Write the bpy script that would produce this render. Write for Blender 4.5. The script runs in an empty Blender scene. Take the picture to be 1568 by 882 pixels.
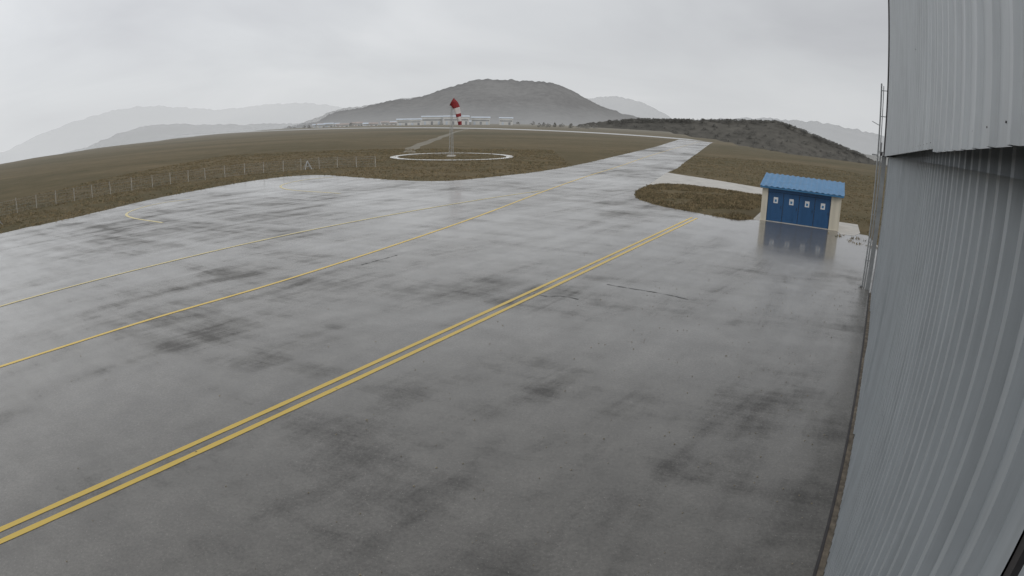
import bpy, bmesh, math, random
from mathutils import Vector, Matrix, noise
random.seed(7)
SC=bpy.context.scene
H=6.0
D=Vector((0.5729,0.8196,0)); N=Vector((0.8196,-0.5729,0))     # along / across the hangar
def P(s,o,z=0.0): return D*s+N*o+Vector((0,0,z))

# ---------------------------------------------------------------- materials
def newmat(name):
    m=bpy.data.materials.new(name); m.use_nodes=True
    return m,m.node_tree,m.node_tree.nodes['Principled BSDF']
def noise_node(nt,vec,scale,detail=4,rough=.55,dist=0):
    n=nt.nodes.new('ShaderNodeTexNoise'); n.inputs['Scale'].default_value=scale
    n.inputs['Detail'].default_value=detail; n.inputs['Roughness'].default_value=rough
    n.inputs['Distortion'].default_value=dist
    nt.links.new(vec,n.inputs['Vector']); return n.outputs['Fac']
def ramp(nt,fac,stops):
    r=nt.nodes.new('ShaderNodeValToRGB'); e=r.color_ramp.elements
    while len(e)<len(stops): e.new(.5)
    for i,(p,c) in enumerate(stops):
        e[i].position=p
        if not hasattr(c,'__len__'): c=(c,c,c)
        e[i].color=(*c,1)
    nt.links.new(fac,r.inputs[0]); return r.outputs[0]
def mixc(nt,fac,a,b,mode='MIX'):
    m=nt.nodes.new('ShaderNodeMix'); m.data_type='RGBA'; m.blend_type=mode
    for sock,val in ((m.inputs[0],fac),(m.inputs[6],a),(m.inputs[7],b)):
        if isinstance(val,(int,float)): sock.default_value=val
        elif isinstance(val,tuple): sock.default_value=(*val,1)
        else: nt.links.new(val,sock)
    return m.outputs[2]
def mth(nt,op,a,b=0.0,clamp=False):
    m=nt.nodes.new('ShaderNodeMath'); m.operation=op; m.use_clamp=clamp
    for sock,val in ((m.inputs[0],a),(m.inputs[1],b)):
        if isinstance(val,(int,float)): sock.default_value=val
        else: nt.links.new(val,sock)
    return m.outputs[0]
def wsum(nt,*pairs):
    out=None
    for f,w in pairs:
        t=mth(nt,'MULTIPLY',f,w); out=t if out is None else mth(nt,'ADD',out,t)
    return out
def objvec(nt): return nt.nodes.new('ShaderNodeTexCoord').outputs['Object']
def stretched(nt,vec,ang,sx,sy=1):
    m=nt.nodes.new('ShaderNodeMapping'); m.vector_type='TEXTURE'
    m.inputs['Rotation'].default_value=(0,0,math.radians(ang)); m.inputs['Scale'].default_value=(sx,sy,1)
    nt.links.new(vec,m.inputs['Vector']); return m.outputs[0]
def bump(nt,h,strength,dist,bs):
    b=nt.nodes.new('ShaderNodeBump'); b.inputs['Strength'].default_value=strength; b.inputs['Distance'].default_value=dist
    nt.links.new(h,b.inputs['Height']); nt.links.new(b.outputs[0],bs.inputs['Normal']); return b.outputs[0]
def near_mask(nt,vec,c,r0,r1):
    d=nt.nodes.new('ShaderNodeVectorMath'); d.operation='DISTANCE'; nt.links.new(vec,d.inputs[0]); d.inputs[1].default_value=c
    mr=nt.nodes.new('ShaderNodeMapRange'); mr.interpolation_type='SMOOTHSTEP'
    mr.inputs['From Min'].default_value=r0; mr.inputs['From Max'].default_value=r1; mr.inputs['To Min'].default_value=1; mr.inputs['To Max'].default_value=0
    nt.links.new(d.outputs['Value'],mr.inputs['Value']); return mr.outputs[0]

def simple(name,col,rough=.6,var=.15,scale=3,metal=0,vertical=False):
    m,nt,bs=newmat(name); v=objvec(nt)
    if vertical:
        mp=nt.nodes.new('ShaderNodeMapping'); mp.inputs['Scale'].default_value=(1,1,.08); nt.links.new(v,mp.inputs[0]); v=mp.outputs[0]
    f=noise_node(nt,v,scale,4,.6)
    a=tuple(c*(1-var) for c in col); b=tuple(min(1,c*(1+var)) for c in col)
    nt.links.new(ramp(nt,f,[(.3,a),(.7,b)]),bs.inputs['Base Color'])
    bs.inputs['Roughness'].default_value=rough; bs.inputs['Metallic'].default_value=metal
    return m

def asphalt_mat():
    m,nt,bs=newmat('wet_asphalt'); v=objvec(nt)
    st=stretched(nt,v,52,5.5); st2=stretched(nt,v,-22,5.5)
    big=noise_node(nt,v,.045,2,.5,.5)
    streak=noise_node(nt,st,.55,6,.68,.5)
    cross=noise_node(nt,st2,.45,6,.72,.3)
    mid=noise_node(nt,v,.9,4,.65)
    fine=noise_node(nt,v,16,3,.8)
    w=wsum(nt,(big,.36),(streak,.29),(cross,.27),(mid,.08))
    w=mth(nt,'ADD',w,mth(nt,'MULTIPLY',mth(nt,'SUBTRACT',fine,.5),.05))
    # water standing in the low corner in front of the shed
    pool=near_mask(nt,v,(19.0,34.0,0),3.0,13.0)
    w=mth(nt,'ADD',w,mth(nt,'MULTIPLY',pool,.10))
    wet=ramp(nt,w,[(.410,0.0),(.440,.45),(.475,.8),(.56,1.0)])
    base=ramp(nt,wsum(nt,(mid,.4),(fine,.6)),[(.34,(.124,.115,.101)),(.50,(.174,.162,.143)),(.68,(.245,.229,.203))])
    base=mixc(nt,mth(nt,'MULTIPLY',mth(nt,'SUBTRACT',1.0,wet),.58),base,(.066,.065,.064))
    base=mixc(nt,mth(nt,'MULTIPLY',pool,.45),base,(.075,.072,.066))
    grit=noise_node(nt,v,30,1,.5)
    sp=ramp(nt,grit,[(.70,0.0),(.76,.6)])
    base=mixc(nt,sp,base,(.42,.39,.35))
    nt.links.new(base,bs.inputs['Base Color'])
    rr=nt.nodes.new('ShaderNodeMapRange'); rr.inputs['To Min'].default_value=.65; rr.inputs['To Max'].default_value=.34
    nt.links.new(wet,rr.inputs['Value']); nt.links.new(rr.outputs[0],bs.inputs['Roughness'])
    bs.inputs['IOR'].default_value=1.46
    nt.links.new(mth(nt,'ADD',mth(nt,'MULTIPLY',wet,.85),.12),bs.inputs['Coat Weight'])
    cr=mth(nt,'SUBTRACT',ramp(nt,w,[(.46,.30),(.56,.15)]),mth(nt,'MULTIPLY',pool,.07))
    nt.links.new(cr,bs.inputs['Coat Roughness']); bs.inputs['Coat IOR'].default_value=1.46
    bump(nt,fine,.3,.008,bs)
    return m
def paint_mat(name,col,wear=.45):
    m,nt,bs=newmat(name); v=objvec(nt)
    f=noise_node(nt,v,14,5,.75); g=noise_node(nt,v,.8,3,.6)
    k=wsum(nt,(f,.6),(g,.4))
    nt.links.new(mixc(nt,ramp(nt,k,[(wear-.06,1.0),(wear+.03,.0)]),col,(.17,.16,.14)),bs.inputs['Base Color'])
    bs.inputs['Roughness'].default_value=.4; bs.inputs['Coat Weight'].default_value=.2; bs.inputs['Coat Roughness'].default_value=.3
    return m
def grass_ground():
    m,nt,bs=newmat('grass_ground'); v=objvec(nt)
    st=stretched(nt,v,0,3)
    a=noise_node(nt,st,.02,5,.6,.5); b=noise_node(nt,v,.15,5,.7); c=noise_node(nt,v,2.5,4,.75)
    k=wsum(nt,(a,.5),(b,.3),(c,.2))
    col=ramp(nt,k,[(.38,(.088,.080,.042)),(.47,(.125,.104,.058)),(.54,(.158,.126,.073)),(.62,(.21,.160,.092))])
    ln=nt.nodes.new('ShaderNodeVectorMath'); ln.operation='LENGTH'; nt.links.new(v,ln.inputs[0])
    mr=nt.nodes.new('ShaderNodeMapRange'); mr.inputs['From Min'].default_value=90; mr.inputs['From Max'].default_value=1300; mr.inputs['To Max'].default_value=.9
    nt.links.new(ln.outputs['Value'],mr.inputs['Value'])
    col=mixc(nt,mr.outputs[0],col,(.36,.35,.32))  # distance haze put into the grass colour, paler farther out
    nt.links.new(col,bs.inputs['Base Color']); bs.inputs['Roughness'].default_value=.95
    bs.inputs['Specular IOR Level'].default_value=.15
    bump(nt,c,.8,.25,bs); return m
def hill_mat(name,c1,c2,scale,opacity=1.0,low=None,zlow=0,zhigh=100):  # aerial haze is put into the hill colours and alpha, no fog volume
    m,nt,bs=newmat(name); v=objvec(nt)
    f=wsum(nt,(noise_node(nt,v,scale,4,.75),.6),(noise_node(nt,v,scale*.12,3,.6),.4))
    col=ramp(nt,f,[(.38,c1),(.62,c2)])
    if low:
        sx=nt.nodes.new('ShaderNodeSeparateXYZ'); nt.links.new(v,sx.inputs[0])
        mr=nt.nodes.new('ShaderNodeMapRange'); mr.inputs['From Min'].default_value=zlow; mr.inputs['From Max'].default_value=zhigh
        nt.links.new(sx.outputs['Z'],mr.inputs['Value']); col=mixc(nt,mr.outputs[0],low,col)  # haze lying at the hill foot, mixed into the colour by height
    nt.links.new(col,bs.inputs['Base Color']); bs.inputs['Roughness'].default_value=1; bs.inputs['Specular IOR Level'].default_value=0
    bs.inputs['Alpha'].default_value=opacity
    return m

M_asph=asphalt_mat(); M_yel=paint_mat('yellow_paint',(.78,.54,.08),.36); M_yel2=paint_mat('faded_yellow_paint',(.72,.60,.26),.40)
M_white=paint_mat('white_paint',(.8,.8,.78),.30); M_grass=grass_ground()
M_conc=simple('concrete',(.50,.475,.43),.45,.18,.8)
M_run=simple('runway_concrete',(.50,.50,.49),.35,.12,.05)
M_dirt=simple('dirt_track',(.22,.20,.155),.9,.25,.3)
M_crack=simple('crack_dark',(.02,.02,.02),.5,.2,5)
M_galv=simple('galvanised_steel',(.42,.43,.43),.45,.12,4,.3)
M_dark=simple('dark_steel',(.05,.045,.045),.5,.3,3)
M_cream=simple('cream_render',(.66,.61,.50),.8,.14,2.5,vertical=True)
M_blue=simple('blue_painted_steel',(.026,.10,.235),.45,.18,2,vertical=True)
M_blue2=simple('blue_roof_sheet',(.055,.205,.40),.38,.15,2)
M_sign=simple('paper_sign',(.78,.79,.8),.6,.05,5)

# ---------------------------------------------------------------- mesh helpers
def link(o,parent=None):
    bpy.context.collection.objects.link(o)
    if parent: o.parent=parent
    return o
def mesh_obj(name,verts,faces,mat,parent=None,smooth=False):
    me=bpy.data.meshes.new(name); me.from_pydata([tuple(v) for v in verts],[],faces); me.update()
    for mm in (mat if isinstance(mat,(list,tuple)) else [mat]): me.materials.append(mm)
    if smooth:
        for p in me.polygons: p.use_smooth=True
    return link(bpy.data.objects.new(name,me),parent)
def sheet(name,pts,z,mat,parent=None):
    bm=bmesh.new(); vs=[bm.verts.new((p[0],p[1],z)) for p in pts]; f=bm.faces.new(vs)
    bm.normal_update()
    if f.normal.z<0: f.normal_flip()
    bmesh.ops.triangulate(bm,faces=bm.faces[:])
    me=bpy.data.meshes.new(name); bm.to_mesh(me); bm.free(); me.materials.append(mat)
    return link(bpy.data.objects.new(name,me),parent)
def catmull(pts,n=8,closed=False):
    out=[]; L=len(pts)
    for i in range(L if closed else L-1):
        p=[Vector(pts[(i+k)%L] if closed else pts[min(max(i+k,0),L-1)]) for k in (-1,0,1,2)]
        for j in range(n):
            t=j/n
            out.append(.5*((2*p[1])+(-p[0]+p[2])*t+(2*p[0]-5*p[1]+4*p[2]-p[3])*t*t+(-p[0]+3*p[1]-3*p[2]+p[3])*t**3))
    if not closed: out.append(Vector(pts[-1]))
    return out
def strip(name,pts,w,z,mat,parent=None,jit=0):
    vs=[];fs=[]
    for i,p in enumerate(pts):
        a=pts[max(i-1,0)]; b=pts[min(i+1,len(pts)-1)]
        t=Vector((b[0]-a[0],b[1]-a[1])).normalized(); n=Vector((-t.y,t.x))
        ww=w/2*(1+random.uniform(-jit,jit))
        for sg in (1,-1): vs.append((p[0]+n.x*ww*sg,p[1]+n.y*ww*sg,z))
        if i: k=2*i; fs.append((k-2,k-1,k+1,k))
    return mesh_obj(name,vs,fs,mat,parent)
def box(name,origin,ax,ay,size,mat,parent=None,bev=0):
    """box from origin corner; ax, ay unit vectors, size (x,y,z)"""
    o=Vector(origin); az=Vector((0,0,1)); vs=[]
    for z in (0,size[2]):
        for x,y in ((0,0),(size[0],0),(size[0],size[1]),(0,size[1])): vs.append(o+ax*x+ay*y+az*z)
    fs=[(0,3,2,1),(4,5,6,7),(0,1,5,4),(1,2,6,5),(2,3,7,6),(3,0,4,7)]
    ob=mesh_obj(name,vs,fs,mat,parent)
    bm=bmesh.new(); bm.from_mesh(ob.data)
    bmesh.ops.recalc_face_normals(bm,faces=bm.faces[:])
    if bev: bmesh.ops.bevel(bm,geom=bm.edges[:],offset=bev,segments=1,affect='EDGES')
    bm.to_mesh(ob.data); bm.free(); return ob
def tube(vs,fs,a,b,r,seg=6,r2=None):
    a=Vector(a);b=Vector(b); t=(b-a).normalized(); u=t.orthogonal().normalized(); w=t.cross(u); r2=r if r2 is None else r2
    k=len(vs)
    for p,rr in ((a,r),(b,r2)):
        for i in range(seg):
            an=2*math.pi*i/seg; vs.append(p+u*math.cos(an)*rr+w*math.sin(an)*rr)
    for i in range(seg): j=(i+1)%seg; fs.append((k+i,k+j,k+seg+j,k+seg+i))
    fs.append(tuple(k+i for i in range(seg))[::-1]); fs.append(tuple(k+seg+i for i in range(seg)))
def empty(name,loc=(0,0,0)):
    e=bpy.data.objects.new(name,None); link(e); return e
def inpoly(x,y,poly):
    c=False; j=len(poly)-1
    for i in range(len(poly)):
        xi,yi=poly[i][0],poly[i][1]; xj,yj=poly[j][0],poly[j][1]
        if (yi>y)!=(yj>y) and x<(xj-xi)*(y-yi)/(yj-yi)+xi: c=not c
        j=i
    return c
def interp(tab,x):
    if x<=tab[0][0]: return tab[0][1]
    for (a,b),(c,d) in zip(tab,tab[1:]):
        if x<=c: return b+(d-b)*(x-a)/(c-a)
    return tab[-1][1]

# ---------------------------------------------------------------- ground: one plateau sheet that falls away at its rim
EDGE=[(-180,400),(-70,400),(-55,480),(-35,800),(-22,1300),(14,1300),(17,520),(20,430),(22.5,290),(27,235),(60,220),(120,300),(180,400)]
radii=[0,5,20,60,120,180,210,230,250,270,290,320,360,400,450,520,600,700,850,1000,1200,1400,1700,2200,3000,4500,7000]
vs=[(0,0,0)];fs=[];NA=240
for r in radii[1:]:
    for i in range(NA):
        az=-180+360*i/NA; e=interp(EDGE,az)
        z=0 if r<=e else max(-(r-e)*.05,-70)
        vs.append((r*math.sin(math.radians(az)),r*math.cos(math.radians(az)),z))
for i in range(NA): fs.append((0,1+(i+1)%NA,1+i))
for k in range(len(radii)-2):
    a=1+k*NA;b=a+NA
    for i in range(NA): j=(i+1)%NA; fs.append((a+i,a+j,b+j,b+i))
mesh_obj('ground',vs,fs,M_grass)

# ---------------------------------------------------------------- apron + taxiway
left=[(-62,-30),(-52,8),(-40.2,33.2),(-38.2,36.2),(-36.1,41),(-34.7,47.4),(-32.5,54),(-29.7,61),(-26.6,65.3),(-22.6,66),(-16.7,62),(-10.9,58.3),(-6.3,58.2),(-1.9,63),(3.4,71.1),(9.2,83.8),(18,107.1),(43,176.1),(87,306)]
right=[(104,295),(96.4,279),(38.7,124.6),(24.6,86.4),(20.4,76.5),(13.8,59),(11.2,52.6),(10.2,47.8),(10.9,44.2),(13,40.9),(15.6,38.2)]
def ragged(pts,amp,step=.4):
    out=[]
    for a,b in zip(pts,pts[1:]):
        a=Vector(a[:2]);b=Vector(b[:2]); L=(b-a).length; n=max(1,int(L/step)) if (a.length<130) else 1
        for i in range(n):
            p=a.lerp(b,i/n); q=noise.noise(Vector((p.x*.9,p.y*.9,0)))+.5*noise.noise(Vector((p.x*3,p.y*3,5)))
            out.append(p+Vector((q,q*.6))*amp)
    out.append(Vector(pts[-1][:2])); return out
Lc=ragged(catmull([Vector((*p,0)) for p in left],6),.28); Rc=ragged(catmull([Vector((*p,0)) for p in right],6),.25)
a1=P(27,6); a2=P(-50,6)
apron_poly=Lc+Rc+[Vector((17.4,38.95)),Vector((24.4,34.9)),Vector((22.6,30.8)),Vector((25,26)),Vector(a1[:2]),Vector(a2[:2])]
sheet('apron_and_taxiway',apron_poly,.006,M_asph)
path=[(13.7,58.8),(20.3,76.4),(21.3,74.2),(24.2,69.7),(29.5,60.5),(27,52.8),(24.7,55.6),(21.1,58.9),(18.2,61.4),(16,60.9)]
sheet('concrete_path',path,.012,M_conc)
U=Vector((.86,-.51,0)).normalized(); V=Vector((.51,.86,0)).normalized()   # shed axes: along front, to the back
S0=Vector((17.5,38.8,0))
def S(u,v,z=0): return S0+U*u+V*v+Vector((0,0,z))
sheet('concrete_pad',[S(-.5,-.15)[:2],S(-.5,5.2)[:2],S(7.4,5.2)[:2],S(7.4,.6)[:2],S(6.9,-1.0)[:2],S(5.9,-1.3)[:2],S(5.7,-.15)[:2]],.014,M_conc)
box('concrete_kerb',S(7.8,-4.6,0),U,V,(2.0,.25,.12),M_conc,bev=.02)
strip('dirt_track',catmull([Vector(p) for p in [(-12,104,0),(-20.8,116,0),(-25.5,190,0),(-33,400,0),(-20,520,0)]],10),2.8,.006,M_dirt,jit=.3)
rd=Vector((-.70,.714,0)).normalized(); rn=Vector((rd.y,-rd.x,0)); r0=Vector((118,290,0))
sheet('runway',[(r0+rd*22)[:2],(r0+rd*1250)[:2],(r0+rd*1250+rn*30)[:2],(r0+rd*50+rn*30)[:2]],.02,M_run)

# ---------------------------------------------------------------- painted markings
A=Vector((-8.68,5.22,0));B=Vector((12.2,38.4,0)); dd=(B-A).normalized(); nn=Vector((dd.y,-dd.x,0))
e1=empty('double_yellow_line')
for nm,o in (('line_1',0),('line_2',.36)):
    pts=[A-dd*9+nn*o+(B-A+dd*9)*(i/140) for i in range(141)]
    strip(nm,pts,.15,.014,M_yel,e1,.07)
strip('taxi_line',catmull([Vector((*p,0)) for p in [(-22,1),(-15.03,11.29),(-12.2,15.8),(-9.0,20.9),(-5.6,28),(-2,37),(2.5,50.0),(8.3,66),(15.2,84.0),(29.4,122.9),(55,190),(92,285)]],14),.16,.015,M_yel,jit=.1)
strip('taxi_line',catmull([Vector((*p,0)) for p in [(-27,6),(-20.9,16.5),(-16.8,23.2),(-12.2,30.5),(-7.2,37.7),(-1.5,45.6),(2.3,50.5)]],14),.17,.018,M_yel2,jit=.12)
strip('curved_marking',catmull([Vector((*p,0)) for p in [(-24.1,35),(-28.8,37.6),(-31.2,40),(-31.8,43),(-31.1,45.5),(-29,47)]],10),.22,.014,M_yel2,jit=.1)
strip('curved_marking',catmull([Vector((*p,0)) for p in [(-14.7,48.2),(-20.3,51.3),(-22.9,54.5),(-23.4,58),(-22.1,61.5),(-20,63)]],10),.22,.014,M_yel2,jit=.1)
for pts in ([(.75,19.8),(1.2,19.55),(1.7,19.6),(2.3,19.25)],[(3.6,21.2),(4.6,20.6),(5.5,20.1),(6.3,19.4)],[(-6.4,23.6),(-5.2,25.5)]):
    strip('asphalt_crack',ragged(catmull([Vector((*p,0)) for p in pts],6),.06,.1),.04,.013,M_crack,jit=.9)
# small stones and leaves blown onto the apron
vs=[];fs=[]
for k in range(420):
    s=random.uniform(0,26); o=-abs(random.gauss(0,6))+.2
    p=P(s,o,.012); h=random.uniform(.008,.022)
    i0=len(vs); a=random.uniform(0,6.28)
    for j in range(4): vs.append(p+Vector((math.cos(a+j*1.57)*h*random.uniform(.7,1.5),math.sin(a+j*1.57)*h,0)))
    vs.append(p+Vector((0,0,h*.8)))
    for j in range(4): fs.append((i0+j,i0+(j+1)%4,i0+4))
mesh_obj('gravel_debris',vs,fs,simple('debris',(.36,.31,.22),.8,.4,2))
# ---------------------------------------------------------------- windsock ring
rc=Vector((-10.4,98.0,0)); vs=[];fs=[]; n=96
for i in range(n):
    an=2*math.pi*i/n
    for r in (9.1,10.3):
        r+=.06*noise.noise(Vector((math.cos(an)*5,math.sin(an)*5,r))); vs.append(rc+Vector((math.cos(an)*r,math.sin(an)*r,.06)))
for i in range(n): j=(i+1)%n; fs.append((2*i,2*i+1,2*j+1,2*j))
mesh_obj('white_ground_ring',vs,fs,M_white)

# ---------------------------------------------------------------- windsock
M_red=simple('windsock_red',(.24,.018,.022),.7,.25,2); M_wh=simple('windsock_white',(.62,.58,.57),.7,.1,2)
ws=empty('windsock'); base=Vector((-10.4,97.2,0)); vs=[];fs=[]
legs=[Vector((math.cos(a),math.sin(a),0)) for a in (math.radians(90),math.radians(210),math.radians(330))]
def mr(z): return .42-.26*z/8.3
zz=[i*.83 for i in range(11)]
for k in range(10):
    for i in range(3):
        a=base+legs[i]*mr(zz[k])+Vector((0,0,zz[k])); b=base+legs[i]*mr(zz[k+1])+Vector((0,0,zz[k+1]))
        tube(vs,fs,a,b,.035,5)
        j=(i+1)%3
        tube(vs,fs,a,base+legs[j]*mr(zz[k+1])+Vector((0,0,zz[k+1])),.018,4)
        tube(vs,fs,b,base+legs[j]*mr(zz[k+1])+Vector((0,0,zz[k+1])),.018,4)
tube(vs,fs,base+Vector((0,0,8.2)),base+Vector((0,0,9.5)),.05,6)
mesh_obj('lattice_mast',vs,fs,M_galv,ws)
box('footing',base-Vector((.7,.7,0)),Vector((1,0,0)),Vector((0,1,0)),(1.4,1.4,.25),M_conc,ws,.03)
pts=[(.05,0,9.15),(.4,0,8.9),(.72,0,8.3),(.95,0,7.5),(1.12,0,6.8),(1.3,0,6.1),(1.45,0,5.3)]
cc=catmull([base+Vector(p) for p in pts],4); vs=[];fs=[]; seg=14; L=len(cc)
for i,p in enumerate(cc):
    t=(cc[min(i+1,L-1)]-cc[max(i-1,0)]).normalized(); u=Vector((0,1,0)); w=t.cross(u).normalized(); q=i/(L-1)
    r=.68-.40*q
    for s in range(seg):
        an=2*math.pi*s/seg; f=1+.16*math.sin(an*3+q*6)*min(1,q*4)
        vs.append(p+(u*math.cos(an)*r*(1-.15*q)+w*math.sin(an)*r)*f)
for i in range(L-1):
    for s in range(seg): j=(s+1)%seg; fs.append((i*seg+s,i*seg+j,(i+1)*seg+j,(i+1)*seg+s))
o=mesh_obj('sock',vs,fs,[M_red,M_wh],ws,True)
for p in o.data.polygons:
    q=(p.index//seg)/(L-1); p.material_index=1 if (.36<q<.56 or .70<q<.84) else 0
vs=[];fs=[]
hc=base+Vector((.05,0,9.15)); t=(cc[1]-cc[0]).normalized(); u=Vector((0,1,0)); w=t.cross(u).normalized()
for i in range(16):
    a=2*math.pi*i/16;b=2*math.pi*(i+1)/16
    tube(vs,fs,hc+(u*math.cos(a)+w*math.sin(a))*.70,hc+(u*math.cos(b)+w*math.sin(b))*.70,.05,5)
tube(vs,fs,hc+w*.68,hc-w*.68,.03,5); tube(vs,fs,hc+u*.68,hc-u*.68,.03,5)
mesh_obj('hoop',vs,fs,M_red,ws)

# ---------------------------------------------------------------- fence
fl=catmull([Vector((*p,0)) for p in [(-58,28),(-51.4,42.7),(-47.8,49.8),(-44.1,57.2),(-37.3,66.5),(-29.7,72.8),(-25.3,75.5),(-17.8,76.2)]],20)
acc=0; posts=[fl[0]]
for a,b in zip(fl,fl[1:]):
    acc+=(b-a).length
    if acc>2.3: posts.append(b); acc=0
vs=[];fs=[]
for k,p in enumerate(posts):
    h=1.5+random.uniform(-.08,.08); tl=Vector((random.uniform(-.05,.05),random.uniform(-.05,.05),h)); tube(vs,fs,p,p+tl,.045,5)
f=empty('wire_fence'); mesh_obj('posts',vs,fs,simple('fence_post',(.42,.40,.36),.8,.2,3),f)
vs=[];fs=[]
for a,b in zip(posts,posts[1:]):
    for z in (.12,.45,.8,1.15,1.42): tube(vs,fs,a+Vector((0,0,z)),b+Vector((0,0,z)),.009,3)
    for k in range(12):
        q=a.lerp(b,k/12); q2=a.lerp(b,(k+1)/12)
        tube(vs,fs,q+Vector((0,0,.1)),q2+Vector((0,0,1.42)),.004,3); tube(vs,fs,q2+Vector((0,0,.1)),q+Vector((0,0,1.42)),.004,3)
mesh_obj('wires',vs,fs,M_galv,f)
def marker(c,w,h):
    vs=[];fs=[]; c=Vector(c); t=Vector((.8,.6,0))
    for sy in (-.5,.5):
        o=Vector((-.6,.8,0))*sy*w
        tube(vs,fs,c-t*w/2+o,c+Vector((0,0,h)),.045,5); tube(vs,fs,c+t*w/2+o,c+Vector((0,0,h)),.045,5)
        tube(vs,fs,c-t*w*.32+o*.64+Vector((0,0,h*.36)),c+t*w*.32+o*.64+Vector((0,0,h*.36)),.03,5)
    mesh_obj('a_frame_marker',vs,fs,M_galv)
marker((-27.4,74.9,0),.95,1.15); marker((-45.2,36.8,0),1.2,1.1)

# ---------------------------------------------------------------- blue-door shed
sh=empty('utility_shed'); W=5.75; DP=3.0
box('wall_left',S(0,0),U,V,(.42,DP,2.33),M_cream,sh)
box('wall_right',S(5.02,0),U,V,(.73,DP,2.33),M_cream,sh)
box('wall_back',S(.42,DP-.2),U,V,(4.6,.2,2.33),M_cream,sh)
box('lintel',S(.42,.05,2.12),U,V,(4.6,.3,.21),M_blue,sh)
for k in range(4):
    u0=.44+k*1.145
    box('door_%d'%(k+1),S(u0,.10,.05),U,V,(1.115,.06,2.05),M_blue,sh,.008)
    box('louvre_%d'%(k+1),S(u0+.3,.085,.25),U,V,(.5,.012,.35),M_blue,sh)
    box('sign_%d'%(k+1),S(u0+.42,.082,1.34),U,V,(.32,.012,.42),M_sign,sh)
    box('pictogram_%d'%(k+1),S(u0+.50,.078,1.43),U,V,(.15,.003,.17),M_blue2,sh)
    box('handle_%d'%(k+1),S(u0+.98,.06,1.0),U,V,(.03,.035,.18),M_dark,sh)
    if k: box('door_gap_%d'%k,S(u0-.028,.098,.05),U,V,(.024,.05,2.05),M_dark,sh)
box('threshold',S(.42,.02,.0),U,V,(4.6,.3,.045),M_conc,sh)
vs=[];fs=[]; n=60
def rz(v): return 2.36+ (v+.3)*.195
for i in range(n+1):
    u=-.18+(W+.36)*i/n; rb=.05 if i%4 in (0,1) else 0
    for v in (-.3,DP+.3): vs.append(S(u,v,rz(v)+.12+rb))
for i in range(n): k=2*i; fs.append((k,k+2,k+3,k+1))
mesh_obj('roof_sheet',vs,fs,M_blue2,sh)
vs=[S(-.15,-.27,rz(-.27)),S(W+.15,-.27,rz(-.27)),S(W+.15,DP+.27,rz(DP+.27)),S(-.15,DP+.27,rz(DP+.27))]; vs+= [v+Vector((0,0,.11)) for v in vs]
mesh_obj('roof_body',vs,[(0,3,2,1),(4,5,6,7),(0,1,5,4),(1,2,6,5),(2,3,7,6),(3,0,4,7)],M_blue2,sh)
for u0 in (0.0,W-.2):
    vs=[S(u0,0,2.335),S(u0+.2,0,2.335),S(u0+.2,DP,2.335),S(u0,DP,2.335),S(u0,0,rz(0)-.002),S(u0+.2,0,rz(0)-.002),S(u0+.2,DP,rz(DP)-.002),S(u0,DP,rz(DP)-.002)]
    mesh_obj('gable_infill',vs,[(0,3,2,1),(4,5,6,7),(0,1,5,4),(1,2,6,5),(2,3,7,6),(3,0,4,7)],M_cream,sh)

# ---------------------------------------------------------------- hangar
def sheetmetal(name,col,var,dirt):
    m,nt,bs=newmat(name); v=objvec(nt)
    mp=nt.nodes.new('ShaderNodeMapping'); mp.inputs['Scale'].default_value=(1,1,.05); nt.links.new(v,mp.inputs[0])
    f=noise_node(nt,mp.outputs[0],9,5,.75); g=noise_node(nt,v,1.2,4,.65)
    c=ramp(nt,f,[(.3,tuple(x*(1-var) for x in col)),(.7,tuple(min(1,x*(1+var)) for x in col))])
    c=mixc(nt,ramp(nt,g,[(.45,0.0),(.75,dirt)]),c,tuple(x*.6 for x in col))
    sc=noise_node(nt,v,5,2,.5)                      # odd dark scuffs
    c=mixc(nt,ramp(nt,sc,[(.77,0.0),(.79,.7)]),c,(.08,.08,.075))
    nt.links.new(c,bs.inputs['Base Color']); bs.inputs['Metallic'].default_value=.15; bs.inputs['Roughness'].default_value=.5
    bs.inputs['Specular IOR Level'].default_value=.35
    return m
M_low=sheetmetal('door_sheet_metal',(.45,.48,.50),.13,.35); M_up=sheetmetal('fascia_sheet_metal',(.56,.585,.60),.10,.35)
M_roof=simple('hangar_roof_metal',(.4,.41,.42),.5,.1,.5)
hg=empty('hangar')
OL=.60; OU=.37; END=25.5
def ribbed(name,s0,s1,o,zb,zt,pitch,depth,mat,flat=.5,slope=.1):
    vs=[];fs=[]; s=s0; prof=[]
    while s<s1-1e-6:
        for q,dep in ((0,0),(flat,0),(flat+slope,1),(1-slope,1)):
            if s+q*pitch<s1: prof.append((s+q*pitch,dep))
        s+=pitch
    prof.append((s1,0))
    for ss,dep in prof:
        z0=zb(ss) if callable(zb) else zb; z1=zt(ss) if callable(zt) else zt
        vs.append(P(ss,o-dep*depth,z0)); vs.append(P(ss,o-dep*depth,z1))
    for i in range(len(prof)-1): k=2*i; fs.append((k,k+1,k+3,k+2))
    return mesh_obj(name,vs,fs,mat,hg)
joints=[-14,-9.3,-4,1.32,6.6,11.9,17.2,22.2,END-.15]
for k,(a,b) in enumerate(zip(joints,joints[1:])):
    off=OL+(.0 if k%2 else .035)
    ribbed('door_panel_%d'%k,a+.03,b-.02,off,.06,6.6,.26,.05,M_low,.62,.07)
    box('door_stile_%d'%k,P(b-.02,off-.03,.06),D,N,(.045,.05,6.5),M_galv if k%2 else M_dark,hg)
def fz(s): return 6.10-.0145*max(s,0)
ribbed('fascia_panel_1',-14,3.72,OU,lambda s:fz(s)-.015,13.6,.30,.022,M_up,.76,.05)
ribbed('fascia_panel_2',3.70,END,OU+.012,lambda s:fz(s)+.012,13.6,.30,.022,M_up,.76,.05)
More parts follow.
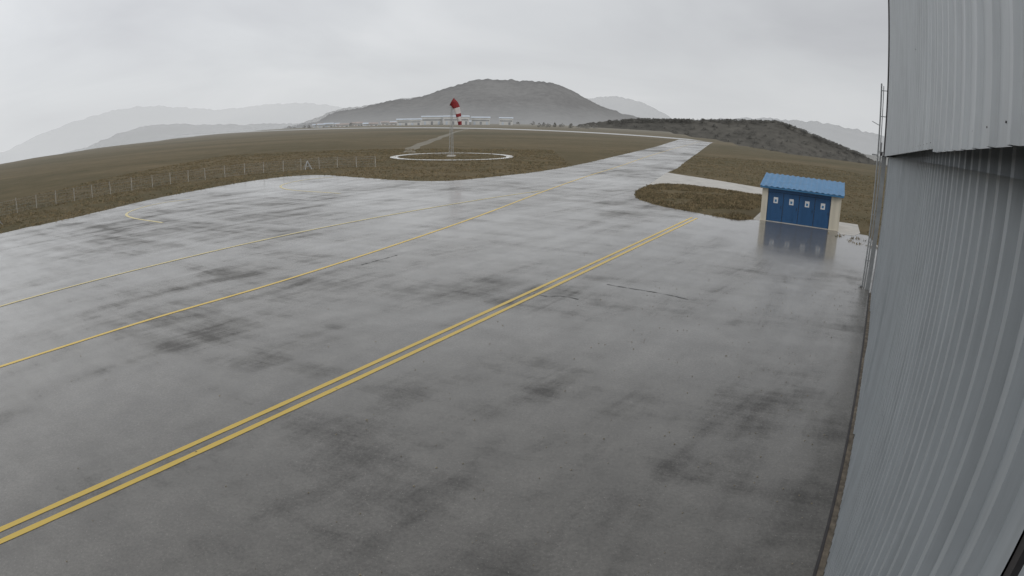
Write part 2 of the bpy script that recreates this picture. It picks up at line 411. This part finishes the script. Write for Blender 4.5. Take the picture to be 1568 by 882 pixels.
vs=[];fs=[]                                              # sheet screws along the fascia foot
for i in range(60):
    s=.4+i*.30
    c0=P(s+.1,OU,fz(s)+.05); tube(vs,fs,c0,c0-N*.004,.0035,6)
mesh_obj('fascia_screws',vs,fs,M_dark,hg)
vs=[]
for s in (-14,END): vs+= [P(s,OU+.03,fz(s)+.03),P(s,OL+.12,fz(s)+.03)]
mesh_obj('fascia_soffit',vs,[(0,1,3,2)],M_dark,hg)
box('corner_trim',P(END,OU-.07,5.72),D,N,(.12,.30,7.9),M_dark,hg)
box('end_column',P(END-.12,OL-.08,0),D,N,(.22,.4,5.7),M_galv,hg)
box('building_core',P(-14,OL+.16,0.02),D,N,(END+13.9,30,13.3),M_dark,hg)
box('end_wall',P(END+.0,OL+.36,0.0),D,N,(.08,29.6,13.5),M_low,hg)
vs=[P(-14.4,OU-.1,13.6),P(END+.4,OU-.1,13.6),P(END+.4,OL+15,15.6),P(-14.4,OL+15,15.6),P(END+.4,OL+31,13.6),P(-14.4,OL+31,13.6)]
mesh_obj('roof',vs,[(0,1,2,3),(3,2,4,5)],M_roof,hg)
box('floor_rail',P(-14,.43,0.0),D,N,(END+14,.05,.035),M_dark,hg)
box('rail_sill',P(-14,.485,0.0),D,N,(END+14,.10,.05),simple('sill_rust',(.17,.14,.105),.8,.5,6),hg)
fr=empty('door_guide_frame')
box('frame_plate',P(END+.6,.26,0),D,N,(.08,.20,5.75),simple('frame_grey',(.36,.37,.37),.5,.15,2),fr)
box('frame_column',P(END+.9,.16,0),D,N,(.09,.07,6.3),M_galv,fr)
box('frame_beam',P(END,.18,5.75),D,N,(1.0,.1,.14),M_dark,fr)
vs=[];fs=[]
tube(vs,fs,P(END+1,.10,0),P(END+1,.06,8.8),.035,8); tube(vs,fs,P(END+1,.16,5.8),P(END+1,.16,8.7),.02,6)
for z in (1.2,3.2,5.9,7.4,8.5): tube(vs,fs,P(END+1,.04,z),P(END+.9,.4,z),.02,5)
tube(vs,fs,P(END+1,.08,7.0),P(END+1,-.28,7.15),.016,5); tube(vs,fs,P(END+1,-.18,5.75),P(END+1,.1,5.75),.03,5)
tube(vs,fs,P(END+1,.10,.02),P(END+.8,-.02,.04),.05,6)
mesh_obj('mast_pole',vs,fs,M_galv,fr)

# ---------------------------------------------------------------- hills
def hill(name,pts,R,depth,zb,mat,jag,jscale,step=.1,power=1.3,rows=14,seed=0,inner=.25,roll=.10):
    a0,a1=pts[0][0],pts[-1][0]; n=int((a1-a0)/step)+1; vs=[];fs=[]
    pp=catmull([Vector((a,e,0)) for a,e in pts],12); tab=[(p.x,p.y) for p in pp]
    for i in range(n):
        az=a0+(a1-a0)*i/(n-1); el=interp(tab,az); top=H+R*math.tan(math.radians(el))
        for k in range(rows+2):
            if k==0: r=R+depth*.35; z=zb-5
            else:
                t=(k-1)/(rows-1); r=R-depth*t; hq=(1-t)**power
                z=zb+(top-zb)*hq
                x,y=r*math.sin(math.radians(az)),r*math.cos(math.radians(az))
                z+=jag*(noise.noise(Vector((x*jscale,y*jscale,seed)))+.7*noise.noise(Vector((x*jscale*2.7,y*jscale*2.7,seed+3))))*(1 if k==1 else inner)
                z+=(top-zb)*roll*noise.noise(Vector((x*.004,y*.004,seed+9)))*math.sin(math.pi*t)
            if k==rows+1: r=R-depth; z=zb-10
            vs.append((r*math.sin(math.radians(az)),r*math.cos(math.radians(az)),z))
    m=rows+2
    for i in range(n-1):
        for k in range(m-1): a=i*m+k; fs.append((a,a+m,a+m+1,a+1))
    return mesh_obj(name,vs,fs,mat,None,True)
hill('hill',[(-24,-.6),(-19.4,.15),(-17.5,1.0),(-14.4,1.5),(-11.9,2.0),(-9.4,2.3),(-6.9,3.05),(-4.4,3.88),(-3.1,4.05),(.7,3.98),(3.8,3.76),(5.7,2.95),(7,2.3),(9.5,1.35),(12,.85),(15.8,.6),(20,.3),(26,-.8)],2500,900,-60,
     hill_mat('hazy_hill_woods',(.222,.220,.218),(.285,.283,.278),.035,1,(.44,.445,.445),-60,80),5,.03,seed=1,inner=.08,roll=.05)
hill('hill',[(-24,-.6),(-20,.3),(-17,1.3),(-13,1.75),(-11,2.2),(-9,2.3),(-6,1.5),(0,.5)],3000,700,-60,hill_mat('hazy_far_woods',(.45,.45,.45),(.55,.55,.55),.02,.45),6,.02,seed=2)
hill('wooded_ridge',[(5,-.6),(7,.05),(9.5,.36),(11,.6),(13.3,.75),(15,.85),(17.1,.94),(19.3,1.12),(21.5,1.25),(23.3,1.4),(25.2,1.5),(27.1,1.09),(29.7,.33),(32.3,-.34),(34.9,-1.03),(38,-1.8),(46,-3.4)],950,330,-45,
     hill_mat('ridge_woods',(.095,.092,.084),(.150,.143,.128),.07,1,(.18,.172,.155),-60,-10),2.2,.09,step=.06,seed=3,inner=.4)
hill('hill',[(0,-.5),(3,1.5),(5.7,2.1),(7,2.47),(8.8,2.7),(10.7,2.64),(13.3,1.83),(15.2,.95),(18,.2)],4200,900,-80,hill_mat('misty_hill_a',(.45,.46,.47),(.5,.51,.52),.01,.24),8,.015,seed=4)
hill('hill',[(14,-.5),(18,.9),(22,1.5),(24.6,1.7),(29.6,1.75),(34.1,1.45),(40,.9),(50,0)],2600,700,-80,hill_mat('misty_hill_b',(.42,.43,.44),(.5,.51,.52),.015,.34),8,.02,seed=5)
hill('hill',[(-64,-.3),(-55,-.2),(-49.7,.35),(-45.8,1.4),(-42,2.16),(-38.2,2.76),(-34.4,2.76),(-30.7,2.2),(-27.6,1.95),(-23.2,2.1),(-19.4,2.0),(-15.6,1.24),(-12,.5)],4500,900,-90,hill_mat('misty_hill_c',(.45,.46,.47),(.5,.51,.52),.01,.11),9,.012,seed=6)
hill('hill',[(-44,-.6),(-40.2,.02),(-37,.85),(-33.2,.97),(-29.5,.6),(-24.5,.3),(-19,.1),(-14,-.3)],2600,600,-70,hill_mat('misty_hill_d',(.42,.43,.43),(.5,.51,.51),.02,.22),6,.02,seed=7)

# ---------------------------------------------------------------- distant buildings & trees
M_bw=simple('hall_wall',(.60,.60,.585),.8,.1,.1); M_br=simple('hall_roof',(.52,.57,.63),.6,.08,.1); M_win=simple('window_band',(.28,.29,.30),.3,.2,.2); M_tile=simple('tile_roof',(.42,.37,.35),.8,.15,.2)
def hall(name,az0,az1,R,h,dep,roof,pitch=2.0):
    a=Vector((R*math.sin(math.radians(az0)),R*math.cos(math.radians(az0)),-.5)); b=Vector((R*math.sin(math.radians(az1)),R*math.cos(math.radians(az1)),-.5))
    u=(b-a); L=u.length; u.normalize(); v=Vector((-u.y,u.x,0)); par=empty(name)
    box('walls',a,u,v,(L,dep,h),M_bw,par)
    box('window_band',a-v*.12+Vector((0,0,h*.55))+u*L*.04,u,v,(L*.92,.1,h*.16),M_win,par)
    nd=max(2,int(L/9))
    for i in range(nd): box('gate_%d'%i,a-v*.12+u*(L*(i+.35)/nd),u,v,(3.2,.1,h*.45),M_win if i%2 else roof,par)
    z=Vector((0,0,1)); vs=[a+z*h-u*.8-v*.8,a+z*h+u*(L+.8)-v*.8,a+z*h+u*(L+.8)+v*(dep+.8),a+z*h-u*.8+v*(dep+.8),a+z*(h+pitch)-u*.8+v*dep/2,a+z*(h+pitch)+u*(L+.8)+v*dep/2]
    mesh_obj('roof',vs,[(0,1,5,4),(2,3,4,5),(1,2,5),(3,0,4)],roof,par)
for az0,az1,R,h,dep in [(-11.4,-9.0,860,8.5,25),(-9.0,-7.0,900,12.5,30),(-6.9,-4.4,880,12.5,30),(-4.2,-2.4,900,11,25),(-1.5,-.2,890,10.5,25)]:
    hall('industrial_hall',az0,az1,R,h,dep,M_br)
for i in range(26):
    az=random.uniform(-21,-4) if i%3 else random.uniform(-21,-12); R=random.uniform(900,1150)
    w=random.uniform(.4,.9); hall('house',az,az+w,R,random.uniform(3.5,6),10,M_tile if random.random()<.35 else M_br,2)
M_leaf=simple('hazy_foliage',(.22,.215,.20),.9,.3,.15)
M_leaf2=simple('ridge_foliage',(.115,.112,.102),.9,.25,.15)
def tree_mass(name,items,mat):
    vs=[];fs=[]
    for (x,y,zb,h,w) in items:
        tube(vs,fs,(x,y,zb),(x,y,zb+h*.6),h*.03,4,h*.015)
        for k in range(70):
            an=random.uniform(0,6.28); q=random.random()**.5; zz=random.uniform(.15,1); rr=w*q*math.sin(math.pi*min(1,zz*.85+.12))
            c=Vector((x+math.cos(an)*rr,y+math.sin(an)*rr,zb+h*zz)); s=h*random.uniform(.06,.14)
            a=Vector((random.gauss(0,1),random.gauss(0,1),random.gauss(0,1))).normalized(); b=a.orthogonal().normalized()
            k0=len(vs); vs+= [c+a*s,c+b*s,c-a*s,c-b*s*.7]; fs.append((k0,k0+1,k0+2,k0+3))
    mesh_obj(name,vs,fs,mat)
it=[]
def T(az,R,h,w,zb=-.5): it.append((R*math.sin(math.radians(az)),R*math.cos(math.radians(az)),zb,h,w))
for k in range(20): T(random.uniform(2,9),random.uniform(620,760),random.uniform(3,6),random.uniform(2,4))
for k in range(34): T(random.uniform(-22,2),random.uniform(950,1200),random.uniform(3,7),random.uniform(3,6))
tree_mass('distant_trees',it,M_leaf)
it=[]
RT=[(9,.33),(12,.66),(17.1,.94),(21.5,1.25),(25.2,1.5),(27.1,1.09),(29.7,.33),(32.3,-.34),(34.9,-1.03)]
for k in range(240):
    az=random.uniform(9,34); el=interp(RT,az)
    R=random.uniform(915,948); h=random.uniform(3,7); T(az,R,h,random.uniform(3,6),H+R*math.tan(math.radians(el))-h*.75)
for k in range(380):                      # scattered woods down the near slope
    az=random.uniform(9,35); t=random.uniform(.05,.55); R=950-330*t; top=H+950*math.tan(math.radians(interp(RT,az)))
    T(az,R,random.uniform(3,6),random.uniform(3,7),-45+(top+45)*(1-t)**1.3-1.5)
tree_mass('ridge_trees',it,M_leaf2)

# ---------------------------------------------------------------- grass tufts near the apron
TM=[simple('grass_straw',(.27,.21,.118),.9,.2,1),simple('grass_brown',(.17,.134,.078),.9,.2,1),simple('grass_green',(.105,.10,.05),.9,.2,1)]
def tufts(name,count,test,bb,hmin,hmax):
    vs=[];fs=[];mi=[]; k=0; tries=0
    while k<count and tries<count*12:
        tries+=1
        x=random.uniform(bb[0],bb[1]); y=random.uniform(bb[2],bb[3])
        if not test(x,y): continue
        if noise.noise(Vector((x*.25,y*.25,1)))+.35*noise.noise(Vector((x,y,2)))<random.uniform(-.5,.3): continue
        k+=1; m=random.choice((0,0,0,1,1,2)) ; h=random.uniform(hmin,hmax)
        for _ in range(5):
            an=random.uniform(0,6.28); bx=x+random.uniform(-.15,.15); by=y+random.uniform(-.15,.15); w=.03
            lx,ly=random.gauss(0,.4)*h,random.gauss(0,.4)*h; i0=len(vs)
            vs+= [(bx-math.cos(an)*w,by-math.sin(an)*w,.0),(bx+math.cos(an)*w,by+math.sin(an)*w,.0),(bx+lx,by+ly,h*random.uniform(.6,1))]
            fs.append((i0,i0+1,i0+2)); mi.append(m)
    o=mesh_obj(name,vs,fs,TM); o.data.polygons.foreach_set('material_index',mi)
island=[(13.6,58.4),(11.2,52.6),(10.2,47.8),(10.9,44.2),(13,40.9),(15.6,38.2),(17.0,39.2),(17.3,42),(26,52.5),(24.7,55.4),(21.1,58.7),(18.2,61.2),(16,60.7)]
tufts('island_grass',9000,lambda x,y:inpoly(x,y,island),(9,27,37,62),.06,.22)
ap=[tuple(p) for p in catmull([Vector((*p,0)) for p in left],3)]+[tuple(Vector((*p,0))) for p in right]+[(40,0,0),(0,-30,0)]
tufts('field_grass',26000,lambda x,y:not inpoly(x,y,ap),(-66,8,22,125),.06,.22)
tufts('verge_grass',9000,lambda x,y:(not inpoly(x,y,ap)) and not inpoly(x,y,path) and not inpoly(x,y,island) and (Vector((x,y,0))-P(0,0)).dot(N)<26 and not(-.9<(Vector((x,y,0))-S0).dot(U)<8.0 and -1.6<(Vector((x,y,0))-S0).dot(V)<5.6),(21,75,31,130),.08,.22)

# ---------------------------------------------------------------- sky / sun
wd=bpy.data.worlds.new('World'); SC.world=wd; wd.use_nodes=True; nt=wd.node_tree
bg=nt.nodes['Background']; bg.inputs['Strength'].default_value=.1
SUN_EL,SUN_ROT=38,150
sky=nt.nodes.new('ShaderNodeTexSky'); sky.sky_type='NISHITA'; sky.sun_disc=False; sky.sun_elevation=math.radians(SUN_EL); sky.sun_rotation=math.radians(SUN_ROT); sky.dust_density=4
tc=nt.nodes.new('ShaderNodeTexCoord').outputs['Generated']
sx=nt.nodes.new('ShaderNodeSeparateXYZ'); nt.links.new(tc,sx.inputs[0])
zc=mth(nt,'ADD',mth(nt,'MAXIMUM',sx.outputs['Z'],0.0),.22)
cb=nt.nodes.new('ShaderNodeCombineXYZ'); nt.links.new(mth(nt,'DIVIDE',sx.outputs['X'],zc),cb.inputs[0]); nt.links.new(mth(nt,'DIVIDE',sx.outputs['Y'],zc),cb.inputs[1])
n1=noise_node(nt,cb.outputs[0],.75,5,.5,.4)
cl=ramp(nt,n1,[(.32,(5.9,6.0,6.25)),(.5,(6.8,6.95,7.15)),(.68,(7.9,8.0,8.15))])
gx=nt.nodes.new('ShaderNodeMapRange'); gx.inputs['From Min'].default_value=-.7; gx.inputs['From Max'].default_value=.7; gx.inputs['To Min'].default_value=1.10; gx.inputs['To Max'].default_value=.82
nt.links.new(sx.outputs['X'],gx.inputs['Value'])
cl=mixc(nt,1.0,cl,gx.outputs[0],'MULTIPLY')
hz=nt.nodes.new('ShaderNodeMapRange'); hz.inputs['From Min'].default_value=0; hz.inputs['From Max'].default_value=.19; hz.inputs['To Min'].default_value=.8; hz.inputs['To Max'].default_value=0
nt.links.new(sx.outputs['Z'],hz.inputs['Value'])
cl=mixc(nt,hz.outputs[0],cl,(6.7,6.85,6.98))
fin=mixc(nt,.95,sky.outputs[0],cl); nt.links.new(fin,bg.inputs[0])
sd=bpy.data.lights.new('sun','SUN'); sd.energy=.6; sd.angle=math.radians(20); sd.color=(1,.97,.93)
so=bpy.data.objects.new('sun',sd); link(so)
az=math.radians(SUN_ROT); el=math.radians(SUN_EL)
dirv=Vector((math.sin(az)*math.cos(el),math.cos(az)*math.cos(el),math.sin(el)))
so.rotation_euler=dirv.to_track_quat('Z','Y').to_euler(); so.location=dirv*50

# ---------------------------------------------------------------- camera: wide security-camera lens
F=898.0; PITCH=math.radians(16.3); ROLL=math.radians(1.0)
c=bpy.data.cameras.new('Camera'); co=bpy.data.objects.new('Camera',c); link(co); SC.camera=co
cp,sp=math.cos(PITCH),math.sin(PITCH); fw=Vector((0,cp,-sp)); up=Vector((0,sp,cp)); rt=Vector((1,0,0))
cr,sr=math.cos(ROLL),math.sin(ROLL); up2=up*cr-rt*sr; rt2=rt*cr+up*sr
co.matrix_world=Matrix(((rt2.x,up2.x,-fw.x,0),(rt2.y,up2.y,-fw.y,0),(rt2.z,up2.z,-fw.z,H),(0,0,0,1)))
c.clip_start=.05; c.clip_end=20000; c.lens=20.6
c.sensor_width=36; c.sensor_height=20.25; c.type='PANO'
tg=c if hasattr(c,'panorama_type') else c.cycles
tg.panorama_type='FISHEYE_LENS_POLYNOMIAL'
tg.fisheye_polynomial_k0=0;tg.fisheye_polynomial_k1=-1/(F/1568*36);tg.fisheye_polynomial_k2=0;tg.fisheye_polynomial_k3=0;tg.fisheye_polynomial_k4=0
tg.fisheye_fov=math.pi
SC.view_settings.view_transform='Standard'; SC.view_settings.look='None'; SC.view_settings.exposure=0
